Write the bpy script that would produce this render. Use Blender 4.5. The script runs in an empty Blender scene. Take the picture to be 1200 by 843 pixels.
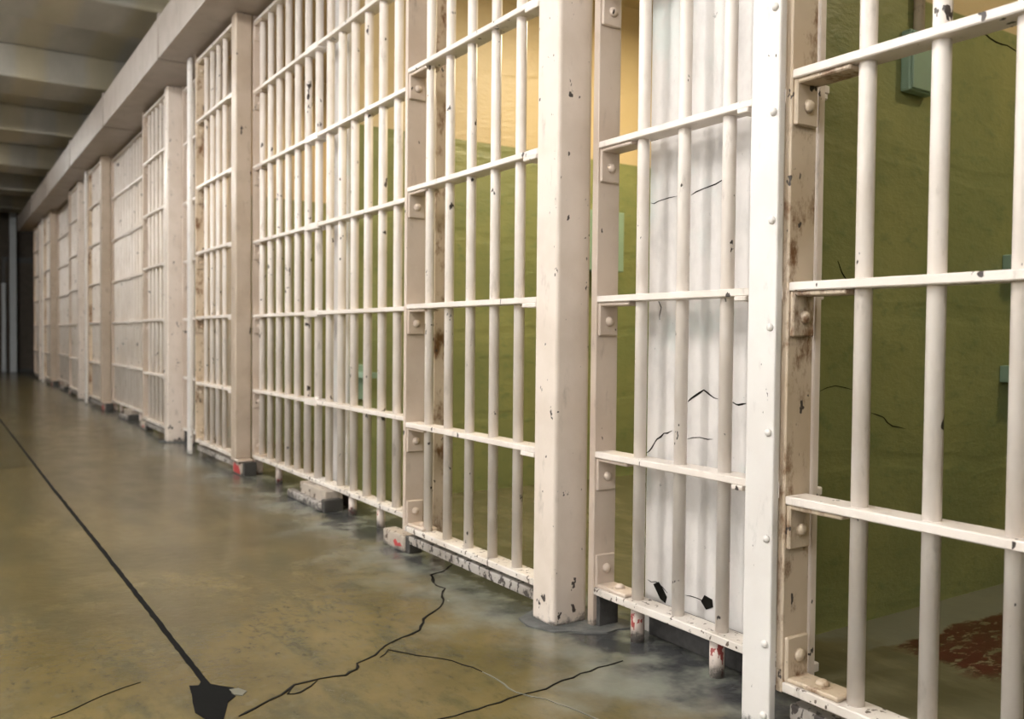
import bpy, bmesh, math, random
from mathutils import Matrix, Vector
random.seed(7)
S = bpy.context.scene
COL = S.collection

# ------------------------------------------------------------------ camera
FPX, YAW, PIT, ROL = 1030.1, math.radians(33.2), math.radians(-1.47), math.radians(0.55)
CAMZ = 0.725
fw = Vector((math.sin(YAW)*math.cos(PIT), math.cos(YAW)*math.cos(PIT), math.sin(PIT)))
rt = Vector((math.cos(YAW), -math.sin(YAW), 0)); up = rt.cross(fw)
c_, s_ = math.cos(ROL), math.sin(ROL)
rt, up = c_*rt + s_*up, -s_*rt + c_*up
cd = bpy.data.cameras.new('camera'); cam = bpy.data.objects.new('camera', cd); COL.objects.link(cam)
M = Matrix((rt, up, -fw)).transposed().to_4x4(); M.translation = (0, 0, CAMZ); cam.matrix_world = M
cd.sensor_width = 36; cd.lens = 36*FPX/1200; cd.clip_start = .02
cd.dof.use_dof = True; cd.dof.focus_distance = 1.85; cd.dof.aperture_fstop = 4.5
S.camera = cam

# ------------------------------------------------------------------ world, exposure
w = bpy.data.worlds.new('world'); S.world = w; w.use_nodes = True
w.node_tree.nodes['Background'].inputs[0].default_value = (.75, .8, .9, 1)
w.node_tree.nodes['Background'].inputs[1].default_value = .05
S.view_settings.view_transform = 'Standard'; S.view_settings.look = 'None'
S.view_settings.gamma = 1; S.view_settings.use_curve_mapping = False
S.view_settings.exposure = 0.2
TUBE = 120           # corridor tube radiance
PANE_FILL = 8.0           # glow of the panes added across the corridor to light the cell fronts
CELL_W = 31         # each cell lamp

# ------------------------------------------------------------------ materials
def new_mat(name):
    m = bpy.data.materials.new(name); m.use_nodes = True
    nt = m.node_tree; b = nt.nodes['Principled BSDF']
    return m, nt, b
def N(nt, t, **kw):
    n = nt.nodes.new(t)
    for k, v in kw.items():
        if k.startswith('i_'): n.inputs[k[2:].replace('_', ' ')].default_value = v
        else: setattr(n, k, v)
    return n
def pos(nt): return N(nt, 'ShaderNodeNewGeometry').outputs['Position']
def scaled(nt, src, sc):
    v = N(nt, 'ShaderNodeVectorMath', operation='MULTIPLY'); v.inputs[1].default_value = sc
    nt.links.new(src, v.inputs[0]); return v.outputs[0]
def noise(nt, src, scale, detail=4, rough=.55, out='Fac'):
    n = N(nt, 'ShaderNodeTexNoise'); n.inputs['Scale'].default_value = scale
    n.inputs['Detail'].default_value = detail; n.inputs['Roughness'].default_value = rough
    nt.links.new(src, n.inputs['Vector']); return n.outputs[out]
def ramp(nt, src, a, b, smooth=True):
    r = N(nt, 'ShaderNodeMapRange'); r.interpolation_type = 'SMOOTHSTEP' if smooth else 'LINEAR'
    r.inputs[1].default_value = a; r.inputs[2].default_value = b
    nt.links.new(src, r.inputs[0]); return r.outputs[0]
def mix(nt, fac, a, b):
    n = N(nt, 'ShaderNodeMix', data_type='RGBA')
    for s, v in ((0, fac), (6, a), (7, b)):
        if hasattr(v, 'is_linked') or hasattr(v, 'links'): nt.links.new(v, n.inputs[s])
        else: n.inputs[s].default_value = v if s == 0 else (*v, 1)
    return n.outputs[2]
def math_(nt, op, a, b=None):
    n = N(nt, 'ShaderNodeMath', operation=op)
    for i, v in enumerate((a, b)):
        if v is None: continue
        if hasattr(v, 'links'): nt.links.new(v, n.inputs[i])
        else: n.inputs[i].default_value = v
    return n.outputs[0]
def bump(nt, b, h, strength, dist):
    n = N(nt, 'ShaderNodeBump'); n.inputs['Strength'].default_value = strength; n.inputs['Distance'].default_value = dist
    nt.links.new(h, n.inputs['Height']); nt.links.new(n.outputs[0], b.inputs['Normal'])
def axis(nt, p, i):
    n = N(nt, 'ShaderNodeSeparateXYZ'); nt.links.new(p, n.inputs[0]); return n.outputs[i]

def paint(name, base, dark, chip_lo, chip_scale=30, rough=.38, chip_col=(.05, .04, .035), rust=None):
    m, nt, b = new_mat(name); p = pos(nt)
    col = mix(nt, ramp(nt, noise(nt, p, 7), .35, .7), base, dark)
    grime = noise(nt, scaled(nt, p, (1, 1, .35)), 24, 5, .65)
    col = mix(nt, ramp(nt, grime, .58, .78), col, tuple(c*.72 for c in dark))
    if rust:
        col = mix(nt, ramp(nt, noise(nt, scaled(nt, p, (1, 1, .5)), 16, 6, .7), rust, rust+.16), col, (.16, .075, .03))
    low = math_(nt, 'MULTIPLY', ramp(nt, axis(nt, p, 2), .16, 0.0), .045)
    chips = ramp(nt, math_(nt, 'ADD', noise(nt, scaled(nt, p, (1, 1, .6)), chip_scale, 3, .6), low), chip_lo, chip_lo+.02)
    col = mix(nt, chips, col, chip_col)
    soil = math_(nt, 'ADD', axis(nt, p, 2), math_(nt, 'MULTIPLY', noise(nt, p, 30, 5, .7), .12))
    col = mix(nt, math_(nt, 'MULTIPLY', ramp(nt, soil, .085, .062), .8), col, (.07, .065, .06))
    nt.links.new(col, b.inputs['Base Color']); b.inputs['Roughness'].default_value = rough
    h = math_(nt, 'SUBTRACT', math_(nt, 'MULTIPLY', noise(nt, p, 60, 3), .5), chips)
    bump(nt, b, h, .35, .0025)
    return m
M_paint = paint('cream_gloss_paint', (.79, .73, .68), (.71, .64, .58), .672)
M_tan = paint('tan_gloss_paint', (.60, .505, .43), (.52, .425, .35), .70)
M_worn = paint('worn_cream_paint', (.72, .635, .565), (.65, .565, .49), .665, 42)
M_plate = paint('white_plate_paint', (.74, .715, .69), (.69, .655, .625), .71, 40)
M_col = paint('column_tan_paint', (.49, .405, .325), (.42, .34, .265), .70)
M_chip = paint('peeling_cream_paint', (.78, .72, .67), (.70, .63, .57), .668, 19)
M_rusty = paint('rust_stained_paint', (.60, .50, .39), (.50, .40, .29), .67, 30, .45, rust=.49)
M_rail = paint('scuffed_rail_paint', (.74, .69, .64), (.60, .54, .48), .62, 60, .5, chip_col=(.12, .09, .07))
M_house = paint('housing_paint', (.40, .35, .31), (.34, .29, .25), .74, 20, .45)
M_track = paint('track_iron', (.42, .39, .36), (.25, .22, .19), .58, 55, .6)
M_foot = paint('foot_red_worn', (.66, .57, .51), (.46, .38, .33), .64, 45, .5, chip_col=(.27, .045, .04))
M_guide = paint('guide_paint', (.44, .38, .32), (.30, .255, .21), .62, 35, .5, chip_col=(.10, .07, .05))

def flat(name, col, rough=.6, var=.25, scale=12, bmp=.2):
    m, nt, b = new_mat(name); p = pos(nt); n = noise(nt, p, scale, 5)
    nt.links.new(mix(nt, n, tuple(c*(1-var) for c in col), tuple(min(1, c*(1+var)) for c in col)), b.inputs['Base Color'])
    b.inputs['Roughness'].default_value = rough; bump(nt, b, n, bmp, .004)
    if rough > .75: b.inputs['Specular IOR Level'].default_value = .1
    return m
M_black = flat('black_sealant', (.004, .004, .004), .9)
M_pale = flat('pale_crack_filler', (.15, .145, .115), .8)
M_crack = flat('crack_shadow', (.010, .009, .007), .95)
M_red = flat('red_paint_smear', (.36, .035, .035), .5)
M_teal = flat('teal_painted_steel', (.25, .36, .27), .4, .12)
M_grey = flat('grey_concrete', (.17, .16, .14), .8)
M_grime = flat('grimy_rough_concrete', (.07, .067, .065), .85, .5, 40, .8)
M_patch = flat('dark_patch_concrete', (.11, .112, .108), .8, .7, 34, .9)
M_end = flat('dark_end_wall', (.10, .085, .07), .8)
M_endpost = flat('pale_blue_grey_paint', (.50, .53, .55), .5, .1)
M_dark = flat('dark_steel', (.05, .047, .043), .5)
M_fix = flat('white_enamel', (.8, .8, .78), .3, .05)

def floor_mat():
    m, nt, b = new_mat('worn_concrete_floor'); p = pos(nt); X = axis(nt, p, 0); Y = axis(nt, p, 1)
    n1 = noise(nt, p, 1.6, 6, .6); n2 = noise(nt, scaled(nt, p, (1.6, .7, 1)), 5, 6, .65)
    col = mix(nt, ramp(nt, n1, .35, .68), (.086, .067, .024), (.148, .114, .044))
    col = mix(nt, ramp(nt, n2, .46, .72), col, (.062, .058, .027))
    col = mix(nt, ramp(nt, noise(nt, p, 22, 5, .7), .5, .8), col, (.115, .100, .055))
    col = mix(nt, ramp(nt, noise(nt, scaled(nt, p, (1, .45, 1)), 38, 6, .75), .48, .78), col, (.068, .056, .025))
    # blue-grey dirt worn in along the foot of the cell fronts
    d = math_(nt, 'ADD', X, math_(nt, 'MULTIPLY', math_(nt, 'SUBTRACT', noise(nt, p, 4, 5), .5), .9))
    g = math_(nt, 'MULTIPLY', ramp(nt, d, .98, 1.38), ramp(nt, d, 1.85, 1.55))
    col = mix(nt, math_(nt, 'MULTIPLY', g, .75), col, (.225, .24, .215))
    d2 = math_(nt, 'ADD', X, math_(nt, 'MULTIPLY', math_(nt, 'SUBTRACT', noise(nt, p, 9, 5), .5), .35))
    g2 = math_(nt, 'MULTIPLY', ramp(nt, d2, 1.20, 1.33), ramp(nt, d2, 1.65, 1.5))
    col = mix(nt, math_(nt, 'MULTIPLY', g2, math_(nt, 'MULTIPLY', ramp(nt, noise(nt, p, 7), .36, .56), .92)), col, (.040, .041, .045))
    # cells: greyer slab, pale strip along the partition, worn red paint
    inside = ramp(nt, X, 1.5, 1.56)
    cellc = mix(nt, ramp(nt, n2, .4, .7), (.13, .12, .07), (.19, .17, .10))
    col = mix(nt, inside, col, cellc)
    e = math_(nt, 'ADD', Y, math_(nt, 'MULTIPLY', math_(nt, 'SUBTRACT', noise(nt, p, 7, 5), .5), .16))
    e2 = math_(nt, 'ADD', X, math_(nt, 'MULTIPLY', math_(nt, 'SUBTRACT', noise(nt, p, 6, 5), .5), .4))
    strip = math_(nt, 'MULTIPLY', ramp(nt, e, 1.215, 1.235), math_(nt, 'MULTIPLY', ramp(nt, e2, 1.75, 1.9), ramp(nt, Y, 1.5, 1.4)))
    col = mix(nt, math_(nt, 'MULTIPLY', strip, .7), col, (.24, .25, .21))
    red = math_(nt, 'MULTIPLY', math_(nt, 'MULTIPLY', ramp(nt, e, 1.235, 1.215), ramp(nt, e, .93, 1.03)), ramp(nt, e2, 1.86, 1.96))
    red = math_(nt, 'MULTIPLY', red, ramp(nt, noise(nt, scaled(nt, p, (1, 2.2, 1)), 14, 6, .75), .58, .52))
    col = mix(nt, red, col, (.075, .012, .011))
    nt.links.new(col, b.inputs['Base Color'])
    b.inputs['Specular IOR Level'].default_value = .38
    r = N(nt, 'ShaderNodeMapRange'); r.inputs[3].default_value = .13; r.inputs[4].default_value = .33
    nt.links.new(n2, r.inputs[0]); nt.links.new(r.outputs[0], b.inputs['Roughness'])
    bump(nt, b, noise(nt, p, 24, 6, .65), .16, .006)
    return m
M_floor = floor_mat()

def cell_wall_mat():
    m, nt, b = new_mat('two_tone_cell_wall'); p = pos(nt); z = axis(nt, p, 2)
    n1 = noise(nt, p, 3, 5); n2 = noise(nt, scaled(nt, p, (1, 1, 2)), 14, 5, .65)
    green = mix(nt, ramp(nt, n1, .35, .7), (.21, .235, .095), (.28, .29, .115))
    green = mix(nt, ramp(nt, n2, .5, .75), green, (.17, .21, .085))
    cream = mix(nt, n1, (.55, .43, .24), (.62, .505, .31))
    col = mix(nt, ramp(nt, z, 1.626, 1.632), green, cream)
    nt.links.new(col, b.inputs['Base Color']); b.inputs['Roughness'].default_value = .42
    br = N(nt, 'ShaderNodeTexWave', wave_type='BANDS', bands_direction='Z'); br.inputs['Scale'].default_value = .8
    br.inputs['Distortion'].default_value = 3; br.inputs['Detail'].default_value = 3; nt.links.new(p, br.inputs['Vector'])
    h = math_(nt, 'ADD', n2, math_(nt, 'MULTIPLY', ramp(nt, br.outputs['Fac'], .0, .05), .35))
    bump(nt, b, h, .5, .010)
    return m
M_cell = cell_wall_mat()

def plaster_mat():
    m, nt, b = new_mat('peeling_white_plaster'); p = pos(nt); z = axis(nt, p, 2)
    n1 = noise(nt, scaled(nt, p, (1, 1, .6)), 9, 6, .65)
    col = mix(nt, ramp(nt, n1, .4, .72), (.67, .64, .62), (.53, .51, .495))
    col = mix(nt, ramp(nt, noise(nt, p, 5, 4), .55, .72), col, (.59, .63, .61))
    col = mix(nt, ramp(nt, noise(nt, p, 34, 5, .7), .66, .72), col, (.34, .34, .33))
    nt.links.new(col, b.inputs['Base Color']); b.inputs['Roughness'].default_value = .5
    bump(nt, b, n1, .4, .006); return m
M_plaster = plaster_mat()

def ceil_mat():
    m, nt, b = new_mat('yellow_banded_ceiling_concrete'); p = pos(nt); X = axis(nt, p, 0)
    n1 = noise(nt, scaled(nt, p, (2.5, .8, 1)), 1.2, 5)
    col = mix(nt, ramp(nt, n1, .35, .7), (.36, .345, .305), (.47, .45, .40))
    ck = N(nt, 'ShaderNodeTexNoise'); ck.inputs['Scale'].default_value = 1.0; ck.inputs['Detail'].default_value = 0
    wv = ramp(nt, math_(nt, 'SINE', math_(nt, 'MULTIPLY', X, 12.0)), -.2, .7)
    col = mix(nt, math_(nt, 'MULTIPLY', wv, math_(nt, 'MULTIPLY', ramp(nt, X, .4, .6), .4)), col, (.50, .42, .22))  # yellower bands along X, only towards the cell fronts
    nt.links.new(col, b.inputs['Base Color']); b.inputs['Roughness'].default_value = .7
    bump(nt, b, noise(nt, p, 10, 5), .2, .01); return m
M_ceil = ceil_mat()

def emit(name, col, s):
    m, nt, b = new_mat(name); b.inputs['Base Color'].default_value = (*col, 1)
    b.inputs['Emission Color'].default_value = (*col, 1); b.inputs['Emission Strength'].default_value = s; return m
M_tube = emit('lit_diffuser', (1, .965, .92), TUBE)
M_fill = emit('frontal_fill_pane', (1.0, .985, .96), PANE_FILL)
M_bulb = emit('warm_bulb', (1, .78, .42), 6)

# ------------------------------------------------------------------ mesh helpers
_cache = {}
def box_mesh(dx, dy, dz, bev=0, seg=2):
    key = ('b', round(dx, 4), round(dy, 4), round(dz, 4), bev, seg)
    if key in _cache: return _cache[key]
    bm = bmesh.new(); bmesh.ops.create_cube(bm, size=1)
    bmesh.ops.scale(bm, vec=(dx, dy, dz), verts=bm.verts)
    if bev: bmesh.ops.bevel(bm, geom=bm.edges[:], offset=bev, segments=seg, affect='EDGES', profile=.5)
    me = bpy.data.meshes.new('box'); bm.to_mesh(me); bm.free(); _cache[key] = me
    return me
def variant(me, mat, name):
    """mesh data carrying this material (shared by all alike pieces)"""
    key = ('v', me.as_pointer(), mat.name)
    if key not in _cache:
        m2 = me.copy(); m2.name = name
        m2.materials.clear(); m2.materials.append(mat); _cache[key] = m2
    return _cache[key]
def put(name, me, mat, loc, parent=None):
    o = bpy.data.objects.new(name, variant(me, mat, name)); COL.objects.link(o)
    o.location = Vector(loc)
    if parent is not None:
        o.parent = parent; o.location = Vector(loc) - world_loc(parent)
    return o
def world_loc(o):
    v = Vector(o.location)
    while o.parent: o = o.parent; v = v + Vector(o.location)
    return v
def bx(name, x0, x1, y0, y1, z0, z1, mat, parent=None, bev=0, seg=2):
    me = box_mesh(x1-x0, y1-y0, z1-z0, bev, seg)
    return put(name, me, mat, ((x0+x1)/2, (y0+y1)/2, (z0+z1)/2), parent)
def cyl_mesh(r, h, n=14):
    key = ('c', r, round(h, 4), n)
    if key in _cache: return _cache[key]
    bm = bmesh.new(); bmesh.ops.create_cone(bm, cap_ends=True, segments=n, radius1=r, radius2=r, depth=h)
    for f in bm.faces: f.smooth = len(f.verts) == 4
    me = bpy.data.meshes.new('cyl'); bm.to_mesh(me); bm.free(); _cache[key] = me; return me
def dome_mesh(direction, r=.0125):
    key = ('d', direction, r)
    if key in _cache: return _cache[key]
    bm = bmesh.new()
    rings = [(1, 0), (.95, .35), (.7, .65), (.35, .8)]
    rows = []
    for a, h in rings:
        rows.append([bm.verts.new((r*a*math.cos(t*math.pi/5), r*a*math.sin(t*math.pi/5), r*h)) for t in range(10)])
    tip = bm.verts.new((0, 0, r*.84))
    for i in range(3):
        for j in range(10): bm.faces.new((rows[i][j], rows[i][(j+1) % 10], rows[i+1][(j+1) % 10], rows[i+1][j]))
    for j in range(10): bm.faces.new((rows[3][j], rows[3][(j+1) % 10], tip))
    bm.faces.new(rows[0][::-1])
    R = {'-y': Matrix.Rotation(math.pi/2, 4, 'X'), '-x': Matrix.Rotation(-math.pi/2, 4, 'Y'), '+z': Matrix.Identity(4), '-z': Matrix.Rotation(math.pi, 4, 'X')}[direction]
    bmesh.ops.transform(bm, matrix=R, verts=bm.verts)
    for f in bm.faces: f.smooth = True
    me = bpy.data.meshes.new('bolt_dome'); bm.to_mesh(me); bm.free(); _cache[key] = me; return me
def prism(name, outline, z0, z1, mat, parent=None, ax='z'):
    """solid with a polygon outline; ax z: (x,y) outline, ax x: (y,z) outline between x=z0..z1, ax y: (x,z)"""
    bm = bmesh.new()
    def P(a, b, t): return {'z': (a, b, t), 'x': (t, a, b), 'y': (a, t, b)}[ax]
    lo = [bm.verts.new(P(a, b, z0)) for a, b in outline]; hi = [bm.verts.new(P(a, b, z1)) for a, b in outline]
    n = len(outline)
    bm.faces.new(lo[::-1]); bm.faces.new(hi)
    for i in range(n): bm.faces.new((lo[i], lo[(i+1) % n], hi[(i+1) % n], hi[i]))
    bmesh.ops.recalc_face_normals(bm, faces=bm.faces)
    me = bpy.data.meshes.new(name); bm.to_mesh(me); bm.free(); me.materials.append(mat)
    o = bpy.data.objects.new(name, me); COL.objects.link(o)
    if parent is not None: o.parent = parent; o.location = -world_loc(parent)
    return o
def crack(name, pts, wid, mat, parent, plane='z', lvl=0.0, depth=.0015, jag=1.0):
    """a ragged ribbon of crack along a polyline, on the floor (plane z) or a wall (plane x)"""
    rnd = random.Random(len(pts)*31 + int(pts[0][0]*100))
    fine = []
    for (a, b), (c, d) in zip(pts, pts[1:]):
        n = max(2, int(math.hypot(c-a, d-b)/.025))
        for i in range(n):
            t = i/n; j = .004*jag if i else 0
            fine.append((a+(c-a)*t + rnd.uniform(-j, j), b+(d-b)*t + rnd.uniform(-j, j)))
    fine.append(pts[-1])
    L, R = [], []
    for i, (a, b) in enumerate(fine):
        p, q = fine[max(0, i-1)], fine[min(len(fine)-1, i+1)]
        dx, dy = q[0]-p[0], q[1]-p[1]; l = math.hypot(dx, dy) or 1
        ww = wid*(1 + jag*rnd.uniform(-.55, .25))*(.25 if i in (0, len(fine)-1) else 1)/2
        L.append((a-dy/l*ww, b+dx/l*ww)); R.append((a+dy/l*ww, b-dx/l*ww))
    bm = bmesh.new()
    def P(q, t): return (q[0], q[1], lvl+t) if plane == 'z' else (lvl-t, q[0], q[1]) if plane == 'x' else (q[0], lvl-t, q[1])
    lv = [bm.verts.new(P(q, depth)) for q in L]; rv = [bm.verts.new(P(q, depth)) for q in R]
    lb = [bm.verts.new(P(q, -.003)) for q in L]; rb = [bm.verts.new(P(q, -.003)) for q in R]
    for i in range(len(L)-1):
        for A, B in ((lv, rv), (lb, lv), (rv, rb)): bm.faces.new((A[i], B[i], B[i+1], A[i+1]))
    bmesh.ops.recalc_face_normals(bm, faces=bm.faces)
    me = bpy.data.meshes.new(name); bm.to_mesh(me); bm.free(); me.materials.append(mat)
    o = bpy.data.objects.new(name, me); COL.objects.link(o); o.parent = parent; o.location = -world_loc(parent)
    return o
def thing(name, label, cat, loc, group=None):
    o = bpy.data.objects.new(name, None); COL.objects.link(o); o.location = loc; o.empty_display_size = .1
    return tag(o, label, cat, group)
def tag(o, label, cat, group=None):
    o['label'] = label; o['category'] = cat
    if group: o['group'] = group
    return o
def struct(o, label, cat):
    o['kind'] = 'structure'; o['label'] = label; o['category'] = cat; return o

# ------------------------------------------------------------------ the setting
PER = 4.38
Y_END = 18.6
floor = struct(bx('floor', -3.2, 4.2, -4, Y_END+.1, -.12, 0, M_floor), 'worn olive brown polished concrete floor of the cell block corridor', 'floor')
wl = struct(bx('wall_left', -3.3, -3.15, -4, Y_END, 0, 3.2, M_grey), 'plain grey concrete wall across the corridor from the cells', 'wall')
for i in range(3):  # unseen glowing panes added on this wall as frontal fill for the cell fronts
    y = -1.0 + 3.1*i
    wn = struct(bx('fill_window_%d' % (i+1), -3.15, -3.10, y-.70, y+.70, 1.08, 2.82, M_fix), 'added unseen fill panel of tall frosted panes across the corridor, %s along the wall' % ['nearest', 'second', 'third'][i], 'fill_window')
    for a in range(3):
        for b in range(4):
            ya, za = y-.66+a*.445, 1.12+b*.42
            bx('pane', -3.102, -3.094, ya, ya+.43, za, za+.405, M_fill, wn)
wb = struct(bx('wall_near', -3.2, 4.2, -4.15, -4, 0, 3.2, M_grey), 'plain grey concrete wall behind the viewer', 'wall')
we = struct(bx('wall_far', -3.2, 4.2, Y_END, Y_END+.15, 0, 3.2, M_end), 'dark end wall at the far end of the corridor', 'wall')
wr = struct(bx('wall_upper', 1.46, 1.60, -4, 16.4, 2.46, 3.2, M_grey), 'grey concrete wall above the cell fronts', 'wall')
wback = struct(bx('wall_back', 4.1, 4.2, -4, Y_END, 0, 2.46, M_cell), 'green and cream rear wall of the cells', 'wall')
cc = struct(bx('ceiling_cells', 1.46, 4.2, -4, 16.4, 2.44, 2.5, M_cell), 'cream slab over the cells', 'ceiling')
ceil = struct(bx('ceiling', -3.2, 4.2, -4, Y_END, 3.06, 3.2, M_ceil), 'yellow-banded grey concrete corridor ceiling with cross beams', 'ceiling')
for i in range(-2, 6):
    y = 6.03 + 2.18*i
    bx('ceiling_beam', -3.15, 1.46, y, y+.62, 2.79, 3.06, M_ceil, ceil, bev=.02)

# floor joint and cracks
crack('expansion_joint', [(.405, 18.4), (.433, 8.39), (.447, 4.64), (.458, 3.19), (.463, 1.82)], .0135, M_black, floor, depth=.001, jag=.25)
prism('sealant_patch', [(.43, 1.858), (.447, 1.85), (.458, 1.872), (.468, 1.846), (.483, 1.825), (.505, 1.80), (.492, 1.775), (.496, 1.757), (.475, 1.735), (.462, 1.70), (.448, 1.664), (.432, 1.655), (.418, 1.683), (.409, 1.72), (.416, 1.77), (.424, 1.809)], -.004, .0015, M_black, floor)
prism('filler_spot', [(.494, 1.795), (.512, 1.792), (.522, 1.768), (.508, 1.752), (.495, 1.765)], -.004, .0018, M_pale, floor)
C1 = [(0.475, 1.66), (0.514, 1.681), (0.576, 1.715), (0.615, 1.751), (0.672, 1.754), (0.725, 1.743), (0.758, 1.762), (0.772, 1.794), (0.829, 1.82), (0.874, 1.864), (0.928, 1.892), (0.991, 1.918), (1.038, 1.989), (1.122, 2.054), (1.163, 2.109), (1.182, 2.154), (1.219, 2.2)]
crack('floor_crack', C1, .0065, M_crack, floor)
crack('floor_crack', [(0.618, 1.753), (0.588, 1.712), (0.612, 1.707), (0.664, 1.748)], .0045, M_crack, floor)
crack('floor_crack', [(1.214, 2.265), (1.251, 2.35), (1.294, 2.36), (1.365, 2.421)], .006, M_crack, floor)
crack('floor_crack', [(1.219, 2.2), (1.21, 2.24), (1.251, 2.35)], .004, M_crack, floor)
crack('floor_crack', [(0.83, 1.80), (0.867, 1.835), (0.922, 1.75), (0.959, 1.697), (0.982, 1.606)], .003, M_crack, floor)
crack('filled_crack', [(0.982, 1.606), (0.984, 1.476), (1.016, 1.416), (1.038, 1.332), (1.058, 1.2)], .0035, M_pale, floor)
crack('floor_crack', [(0.70, 1.43), (0.763, 1.446), (0.875, 1.447), (0.984, 1.461), (1.046, 1.458), (1.157, 1.487), (1.284, 1.496)], .004, M_crack, floor)
crack('floor_crack', [(0.175, 1.838), (0.222, 1.863), (0.289, 1.907), (0.35, 1.931)], .0022, M_crack, floor)

for k in range(2):
    q = 4.38*k
    prism('rough_concrete_patch', [(1.245, 1.86+q), (1.232, 1.80+q), (1.25, 1.755+q), (1.262, 1.728+q), (1.30, 1.712+q), (1.325, 1.68+q), (1.37, 1.655+q), (1.41, 1.662+q), (1.452, 1.645+q), (1.475, 1.70+q), (1.44, 1.80+q), (1.445, 1.87+q), (1.38, 1.885+q), (1.33, 1.905+q), (1.28, 1.88+q)], -.004, .004, M_patch, floor)

# cell partitions: green and cream walls whose white plastered ends stand behind the grilles
WORD = ['nearest', 'second', 'third', 'fourth', 'fifth', 'sixth', 'seventh', 'eighth']
parts_y = []
for k in range(-1, 4):
    if k >= 0: parts_y.append((1.38 + PER*k, 1.63 + PER*k))
    if k < 3: parts_y.append((3.53 + PER*k, 3.77 + PER*k))
parts_y.append((15.9, 16.15))
first_pier = None
for i, (a, b) in enumerate(parts_y):
    o = struct(bx('wall_partition', 1.478, 4.1, a, b, 0, 2.44, M_cell), f'green and cream partition wall between cells, {WORD[min(i, 7)]} along the block', 'wall')
    f = bx('plaster_face', 1.468, 1.478, a, b, 0, 2.44, M_plaster, o)
    if abs((a-1.38)/PER - round((a-1.38)/PER)) < .01: bx('pilaster', 1.468, 1.56, a-.16, a, 0, 2.44, M_plaster, o)
    bx('plinth', 1.452, 1.4685, a-.12, b-.03, 0, .085, M_grime, o, bev=.006)
    if abs(a - 1.38) < .01: first_pier = o
for pts, wd in (([(1.63, .441), (1.612, .456), (1.594, .479), (1.57, .496), (1.541, .505)], .006),
                ([(1.491, .577), (1.467, .593), (1.44, .608), (1.421, .598), (1.395, .59)], .006),
                ([(1.355, .587), (1.335, .581), (1.313, .586)], .006),
                ([(1.627, 1.057), (1.6, 1.058), (1.532, 1.062)], .004), ([(1.49, 1.058), (1.45, 1.068), (1.385, 1.082)], .004),
                ([(1.49, .49), (1.451, .498), (1.409, .498)], .003), ([(1.62, .128), (1.59, .130), (1.55, .112)], .003),
                ([(1.49, .122), (1.45, .125), (1.405, .124)], .003), ([(1.60, .83), (1.585, .80), (1.59, .77)], .003)):
    crack('plaster_crack', pts, wd*.65, M_crack, first_pier, 'x', 1.468, .0012)
for pts, wd in (([(2.42, 1.60), (2.50, 1.60), (2.56, 1.588), (2.62, 1.59), (2.70, 1.575)], .004), ([(2.00, .54), (2.06, .525), (2.10, .50), (2.16, .49)], .0025),
                ([(1.80, .60), (1.86, .612), (1.93, .60)], .002), ([(1.86, .92), (1.90, .87), (1.95, .85)], .003)):
    crack('wall_crack', pts, wd, M_crack, first_pier, 'y', 1.38, .001)
prism('plaster_hole', [(1.599, .122), (1.581, .132), (1.566, .119), (1.551, .102), (1.556, .086), (1.574, .092)], 1.4665, 1.4695, M_crack, first_pier, 'x')
prism('plaster_hole', [(1.438, .121), (1.428, .138), (1.404, .134), (1.401, .117), (1.422, .106)], 1.4665, 1.4695, M_crack, first_pier, 'x')

# far end: recess and door frame
dr = struct(bx('door_1', 1.0, 1.95, Y_END-.08, Y_END, 0, 2.1, M_dark), 'dark doorway in the far end wall', 'door')
bx('door_panel', 1.05, 1.9, Y_END-.095, Y_END-.08, .05, 2.0, M_end, dr)
tag(bx('end_post', 1.105, 1.215, 18.25, 18.36, 0, 3.06, M_endpost, bev=.01), 'tall pale grey post at the far end of the corridor, under the beam end', 'post')
tag(bx('end_post', .985, 1.055, 18.42, 18.5, 0, 1.62, M_endpost, bev=.01), 'short pale grey post at the far end, left of the tall post', 'post')

# ------------------------------------------------------------------ cell fronts
Z = [.101, .442, .8285, 1.2085, 1.593, 1.98, 2.335]
DF, DB = 1.284, 1.369
SD, ST = .057, .016      # flat strap: depth and thickness
BAR_R = .0145
def bracket(parent, x0, y_near, z, up_=False, mat=None, first=0.115):
    """angle bracket joining a strap to a stile (thing > bracket > bolts)"""
    mat = mat or M_tan
    key = ('brk', up_)
    if key not in _cache:
        bm = bmesh.new(); t = .009; sgn = 1 if up_ else -1
        def cube(xa, xb, ya, yb, za, zb):
            g = bmesh.ops.create_cube(bm, size=1)['verts']
            bmesh.ops.scale(bm, vec=(xb-xa, yb-ya, zb-za), verts=g)
            bmesh.ops.translate(bm, vec=((xa+xb)/2, (ya+yb)/2, (za+zb)/2), verts=g)
            es = list({e for v in g for e in v.link_edges}); bmesh.ops.bevel(bm, geom=es, offset=.0025, segments=1, affect='EDGES')
        z1 = sgn*.082
        cube(.004, .062, -t, 0, min(0, z1), max(0, z1))
        cube(.006, .060, -.115, -t*.5, min(0, sgn*t), max(0, sgn*t))
        me = bpy.data.meshes.new('bracket_angle'); bm.to_mesh(me); bm.free(); _cache[key] = me
    o = put('bracket', _cache[key], mat, (x0, y_near, z), parent)
    sgn = 1 if up_ else -1
    put('bolt', dome_mesh('-y'), mat, (x0+.034, y_near-.009, z+sgn*.047), o)
    if up_: put('bolt', dome_mesh('+z'), mat, (x0+.034, y_near-.062, z+.009), o)
    return o
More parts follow.
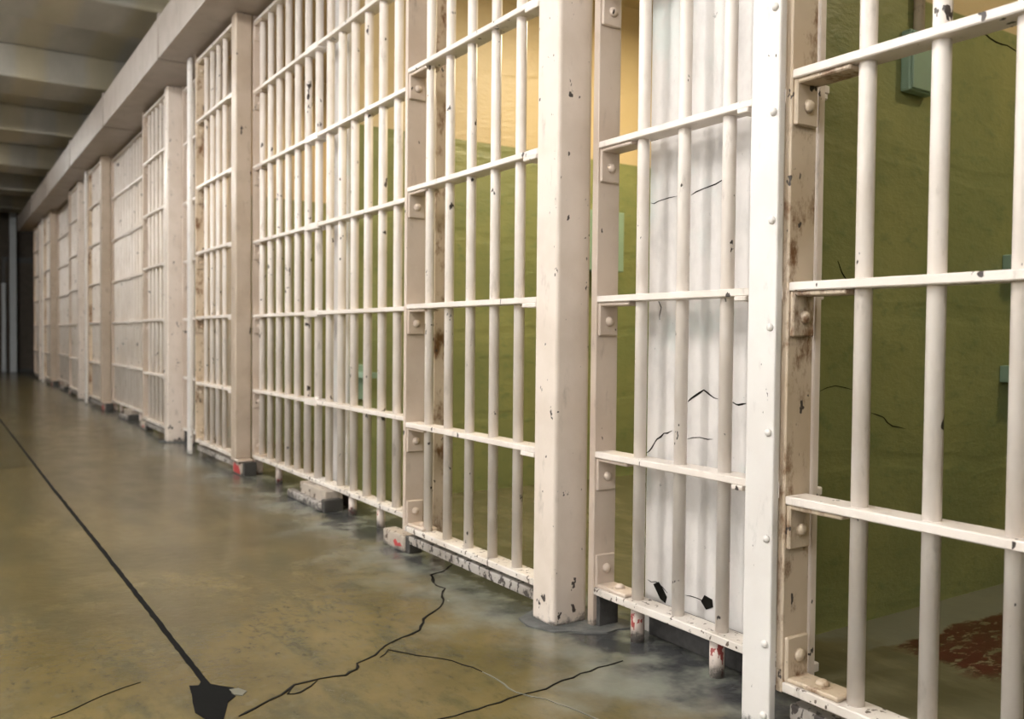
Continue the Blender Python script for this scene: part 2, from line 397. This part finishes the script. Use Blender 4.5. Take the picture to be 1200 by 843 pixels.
def panel(root, x0, y0, y1, bars, z_levels, mat_strap=M_paint, far_stile=None, stile_mat=M_tan, near_clip=True, feet=(), splice=None, r=BAR_R, bar_mat=None, stile_z=None):
    """straps from y0 to y1 at the front plane x0, round bars through them, a flat stile at the far end"""
    for i, z in enumerate(z_levels):
        m = M_rail if i == 0 else mat_strap
        h = ST if i else .018
        s = bx('strap' if i else 'bottom_rail', x0, x0+SD, y0, y1, z-h, z, m, root, bev=.002, seg=1)
        if near_clip and 0 < i < len(z_levels)-1:
            bx('clip', x0-.003, x0+SD-.004, y0+.001, y0+.062, z-h-.011, z-h+.0005, mat_strap, root, bev=.002, seg=1)
        if splice and 0 < i < len(z_levels)-1:
            bx('splice_plate', x0-.004, x0+SD-.002, splice-.075, splice+.075, z-.0245, z+.004, mat_strap, root, bev=.002, seg=1)
            put('bolt', dome_mesh('+z'), mat_strap, (x0+.02, splice-.03, z+.004), root)
    zb, zt = z_levels[0]-.004, z_levels[-1]
    for y in bars:
        o = put('bar', cyl_mesh(r, zt-zb), bar_mat or M_paint, (x0+SD*.52, y, (zt+zb)/2), root)
        o.rotation_euler.z = random.uniform(0, 6)
    if far_stile:
        a, b = far_stile
        bx('stile', x0, x0+.070, a, b, z_levels[0]-.02 if stile_z is None else stile_z, 2.364, stile_mat, root, bev=.002, seg=1)
        for i, z in enumerate(z_levels):
            if i == 0: bracket(root, x0, a, z, True, stile_mat)
            else: bracket(root, x0, a, z-ST, False, stile_mat)
    for y in feet:
        f = put('foot', cyl_mesh(BAR_R*1.12, z_levels[0]-.019+.0), M_foot, (x0+SD*.52, y, (z_levels[0]-.019)/2), root)

def near_words(k): return ['at the right edge of the photo', 'of the second bay', 'of the third bay', 'of the far fourth bay'][k]

def upright_plate(k):
    o = PER*k
    t = thing('upright_plate', ['white bolted flat upright plate in the right foreground, reaching the floor',
        'narrow white upright plate left of the first tan box column', 'narrow white upright plate, third from the viewer, in the middle distance',
        'narrow white upright plate farthest down the block'][k], 'plate', (1.27, 1.097+o, 0), 'upright plates of the cell fronts')
    bx('plate', 1.262, 1.279, 1.064+o, 1.130+o, 0.004, 2.364, M_plate, t, bev=.003)
    for z in (.037, .169, .362, .556, .747, .94, 1.134, 1.321, 1.515, 1.71, 1.9, 2.1, 2.29):
        put('bolt', dome_mesh('-x', .0075), M_plate, (1.262, 1.076+o, z), t)

def column_door(k):
    o = PER*k
    t = thing('cell_door', ['cream barred cell door with rust-stained stile, nearest, cut off by the right edge',
        'barred cell door with four bars and tan box column, left of the long near grille',
        'barred cell door with tan box column, third bay, blurred in the middle distance',
        'barred cell door with box column, farthest bay, tiny beside the last plate'][k], 'cell door', (1.31, .65+o, 0), 'box column cell doors')
    q = o - (.05 if k else 0)
    panel(t, DF, .25+o, 1.055+q, [.922+q, .792+q, .662+q, .532+q] + ([] if k else [.40]), Z, far_stile=(1.055+q, 1.070+q), stile_mat=M_rusty)
    bx('lock_column', DF-.004, DF+.078, .165+o, .250+o, Z[0]-.018, 2.364, M_col, t, bev=.006)
    bx('base_plate', DF-.002, DF+.076, .12+o, .26+o, Z[0]-.03, Z[0]-.018, M_tan, t, bev=.003, seg=1)

def short_grille(k):
    o = PER*k
    t = thing('cell_grille', ['narrow fixed grille with cracked white plaster behind its bars, beside the foreground plate',
        'narrow fixed grille squeezed between the second box post and the second upright plate',
        'narrow fixed grille between the third box post and third upright plate',
        'narrow fixed grille farthest down the block'][k], 'grille', (1.395, 1.4+o, 0), 'narrow fixed grilles')
    panel(t, DB, 1.082+o, 1.712+o, [1.578+o, 1.442+o, 1.309+o, 1.18+o], Z, far_stile=(1.712+o, 1.734+o), feet=(1.578+o, 1.322+o), stile_z=.002)
    bx('stile', DB, DB+.018, 1.062+o, 1.084+o, Z[0]-.02, 2.364, M_worn, t, bev=.002, seg=1)
    bx('stile_foot', DB+.010, DB+.074, 1.700+o, 1.7125+o, 0.001, Z[0]-.019, M_grime, t, bev=.003, seg=1)
    if k < 2:
        for i, z in enumerate(Z[1:-1]):
            bx('clip', DB-.004, DB+.045, 1.23+o, 1.29+o-.03, z-.026, z-.0155, M_paint, t, bev=.002, seg=1)

def box_post(k):
    o = PER*k
    t = tag(bx('box_post', 1.280, 1.386, 1.757+o, 1.852+o, 0, 2.364, M_worn, bev=.010, seg=3),
        ['thick chipped cream box post standing on the floor, nearest the viewer', 'thick cream box post on the floor, left of the second upright plate',
         'thick cream box post on the floor in the third bay', 'thick box post on the floor in the farthest bay'][k], 'post', 'box posts of the cell fronts')

def post_door(k):
    o = PER*k
    t = thing('cell_door', ['cream barred cell door with five bars, hung left of the nearest box post', 'barred cell door with five bars, left of the second box post',
        'small blurred barred cell door, left of the third box post', 'dim barred cell door at the dark far end of the block'][k], 'cell door', (1.31, 2.2+o, 0), 'five-bar cell doors')
    panel(t, DF, 1.853+o, 2.597+o, [2.49+o, 2.362+o, 2.233+o, 2.10+o, 1.974+o], Z, far_stile=(2.597+o, 2.615+o))
    j = tag(bx('door_jamb', 1.398, 1.445, 2.615+o, 2.635+o, .0, 2.44, M_rusty, bev=.002, seg=1),
        f'narrow brown steel jamb behind the {WORD[k]} five-bar cell door', 'jamb', 'steel door jambs')

def long_grille(k):
    o = PER*k
    t = thing('cell_grille', {-1: 'long fixed grille of thirteen bars, nearer than the right edge of the photo',
        0: 'long fixed grille of thirteen cream bars over yellow cell, nearest to the viewer', 1: 'long fixed grille of thirteen bars, second, left of the five-bar door',
        2: 'long fixed grille, third and farthest, blurred to a pale sheet of bars'}[k], 'grille', (1.395, 3.66+o, 0), 'long fixed grilles')
    panel(t, DB, 2.780+o, 4.550+o, [2.898+o+.1315*i for i in range(13)], Z, far_stile=(4.550+o, 4.566+o), near_clip=False, feet=(2.898+o+.1315, 3.30+o, 4.21+o), splice=3.70+o, r=.0168, bar_mat=M_chip)
    bx('stile', DB, DB+.058, 2.765+o, 2.782+o, Z[0]-.02, 2.364, M_paint, t, bev=.002, seg=1)
    bx('stile_foot', DB+.006, DB+.05, 4.53+o, 4.56+o, 0, Z[0]-.02, M_foot, t, bev=.003, seg=1)

def guides(k):
    o = PER*k; nm = WORD[k]
    # centre guide: block with a flat shoe
    t = thing('door_guide', f'chipped door guide block with iron shoe under the {nm} long grille', 'guide block', (1.36, 3.6+o, 0), 'door guide blocks')
    bx('block', 1.335, 1.415, 3.44+o, 3.74+o, .018, .081, M_guide, t, bev=.006)
    bx('shoe', 1.312, 1.345, 3.43+o, 3.84+o, 0, .034, M_track, t, bev=.005)
    bx('stop', 1.318, 1.40, 3.40+o, 3.44+o, 0, .05, M_dark, t, bev=.004)
    t = thing('door_guide', f'small white guide block with red paint mark under the {nm} five-bar door', 'guide block', (1.31, 2.72+o, 0), 'door guide blocks')
    bx('block', 1.300, 1.352, 2.635+o, 2.80+o, .0, .055, M_guide, t, bev=.006)
    bx('end_plate', 1.306, 1.358, 2.61+o, 2.637+o, .0, .058, M_dark, t, bev=.003, seg=1)
    prism('red_mark', [(2.65+o, .02), (2.665+o, .03), (2.68+o, .024), (2.70+o, .036), (2.715+o, .026), (2.70+o, .012), (2.67+o, .016)], 1.299, 1.303, M_red, t, 'x')
    t = thing('door_guide', f'red-marked guide block at the far foot of the {nm} long grille', 'guide block', (1.32, 4.6+o, 0), 'door guide blocks')
    bx('block', 1.298, 1.362, 4.50+o, 4.66+o, .0, .066, M_guide, t, bev=.006)
    bx('end_plate', 1.305, 1.37, 4.475+o, 4.502+o, .0, .070, M_dark, t, bev=.003, seg=1)
    prism('red_mark', [(4.52+o, .006), (4.53+o, .03), (4.55+o, .05), (4.58+o, .044), (4.62+o, .058), (4.645+o, .03), (4.63+o, .008)], 1.2965, 1.30, M_red, t, 'x')

def tracks(k):
    o = PER*k
    t = tag(bx('door_track', 1.294, 1.326, 1.853+o, 2.59+o, .040, .068, M_track, bev=.004), f'speckled flat iron track under the {WORD[k]} five-bar cell door', 'track', 'door tracks')
    t = tag(bx('door_track', 1.300, 1.335, .10+o+.1, 1.05+o, .030, .060, M_track, bev=.004), f'dark iron track under the {WORD[k]} box-column cell door', 'track', 'door tracks')

for k in range(4):
    column_door(k); upright_plate(k); short_grille(k); box_post(k); post_door(k)
    tracks(k)
for k in range(-1, 3):
    long_grille(k)
    if k >= 0: guides(k)

# overhead steel housing in bolted lengths
ys = [-2.72, -.64, 1.44, 3.52, 5.60, 7.68, 9.76, 11.84, 13.92, 16.4]
lab = ['behind the viewer', 'beside the viewer', 'above the foreground door', 'above the nearest long grille, cut by the top edge', 'above the second box post',
       'fifth from the near end, above the second long grille', 'sixth, in the middle distance', 'seventh, far down the block', 'last one at the far end']
for i in range(len(ys)-1):
    a, b = ys[i]+.013, ys[i+1]-.013
    t = thing('overhead_housing', 'cream steel overhead housing length ' + lab[i], 'housing', (1.28, (a+b)/2, 2.365), 'overhead door housings')
    bx('casing', 1.113, 1.455, a, b, 2.366, 2.61, M_house, t, bev=.005)
    bx('joint', 1.130, 1.45, b-.001, b+.024, 2.385, 2.595, M_dark, t)
    bx('flange', 1.108, 1.455, b-.018, b-.001, 2.366, 2.630, M_house, t, bev=.002, seg=1)

# ------------------------------------------------------------------ cell fittings
t = thing('junction_box', 'pale green electrical junction box on the cell wall, behind the top strap', 'box', (2.1, 1.38, 1.355))
bx('box', 2.10, 2.21, 1.350, 1.38, 1.372, 1.53, M_teal, t, bev=.006)
bx('cover', 2.104, 2.206, 1.344, 1.351, 1.377, 1.525, M_teal, t, bev=.003)
put('conduit', cyl_mesh(.014, .91, 10), M_rusty, (2.155, 1.364, 1.985), t)
def wall_shelf(label, x0, x1, y_wall, z, depth, th, sgn=-1, rust=False):
    t = thing('wall_shelf', label, 'shelf', ((x0+x1)/2, y_wall, z))
    ya, yb = sorted((y_wall, y_wall+sgn*depth))
    bx('top', x0, x1, ya, yb, z-th, z, M_teal, t, bev=.004)
    for x in (x0+.06, x1-.06):
        prism('support', [(y_wall, z-th), (y_wall+sgn*depth*.8, z-th), (y_wall, z-th-.16)], x-.006, x+.006, M_teal, t, 'x')
    return t
wall_shelf('pale green steel wall table in the nearest cell, behind the right-hand bars', 2.62, 3.15, 1.38, .98, .06, .05)
wall_shelf('small pale green fold-down seat below the wall table in the nearest cell', 2.62, 3.0, 1.38, .655, .07, .05)
wall_shelf('green steel wall table inside the cell behind the five-bar door', 2.56, 2.925, 3.53, 1.36, .09, .3)
t = thing('wall_bracket', 'small teal bracket on the cell wall behind the long near grille', 'bracket', (1.53, 3.53, .5))
bx('plate', 1.49, 1.565, 3.515, 3.53, .45, .60, M_teal, t, bev=.003)
bx('arm', 1.50, 1.555, 3.40, 3.516, .545, .57, M_teal, t, bev=.003)

def cell_lamp(y, i, wts):
    t = thing('cell_lamp', f'round warm ceiling lamp inside the {WORD[i]} cell along the block', 'lamp', (2.75, y, 2.44), 'cell ceiling lamps')
    put('lamp_base', cyl_mesh(.09, .03, 20), M_fix, (2.75, y, 2.425), t)
    put('globe', cyl_mesh(.06, .07, 16), M_bulb, (2.75, y, 2.375), t)
    ld = bpy.data.lights.new('cell_light', 'AREA'); ld.shape = 'DISK'; ld.size = .16; ld.energy = wts; ld.color = (1, .82, .54) if i < 2 else (1, .70, .34)
    lo = bpy.data.objects.new('lamp_light', ld); COL.objects.link(lo); lo.parent = t; lo.location = (0, 0, -.108)
mids = [.35, 2.58, 4.75, 6.95, 9.15, 11.3, 13.5, 15.2]
for i, y in enumerate(mids):
    cell_lamp(y, i, CELL_W*(.36 if i == 0 else 1 if i == 1 else .7))

# ------------------------------------------------------------------ corridor fluorescent fixtures between the beams
for i, y in enumerate((-.70, 1.48, 3.52, 7.88, 12.24)):
    t = thing('ceiling_light', f'fluorescent ceiling fixture between the beams, {WORD[i]} along the corridor', 'ceiling light', (-.75, y, 3.06), 'corridor fluorescent fixtures')
    bx('housing', -1.4, -.1, y-.10, y+.10, 2.80, 2.84, M_fix, t, bev=.008)
    for x in (-1.2, -.3): put('hanger', cyl_mesh(.006, .22, 8), M_fix, (x, y, 2.95), t)
    for dy in (-.05, .05):
        tb = put('tube', cyl_mesh(.019, 1.2, 12), M_tube, (-.75, y+dy, 2.775), t); tb.rotation_euler.y = math.pi/2
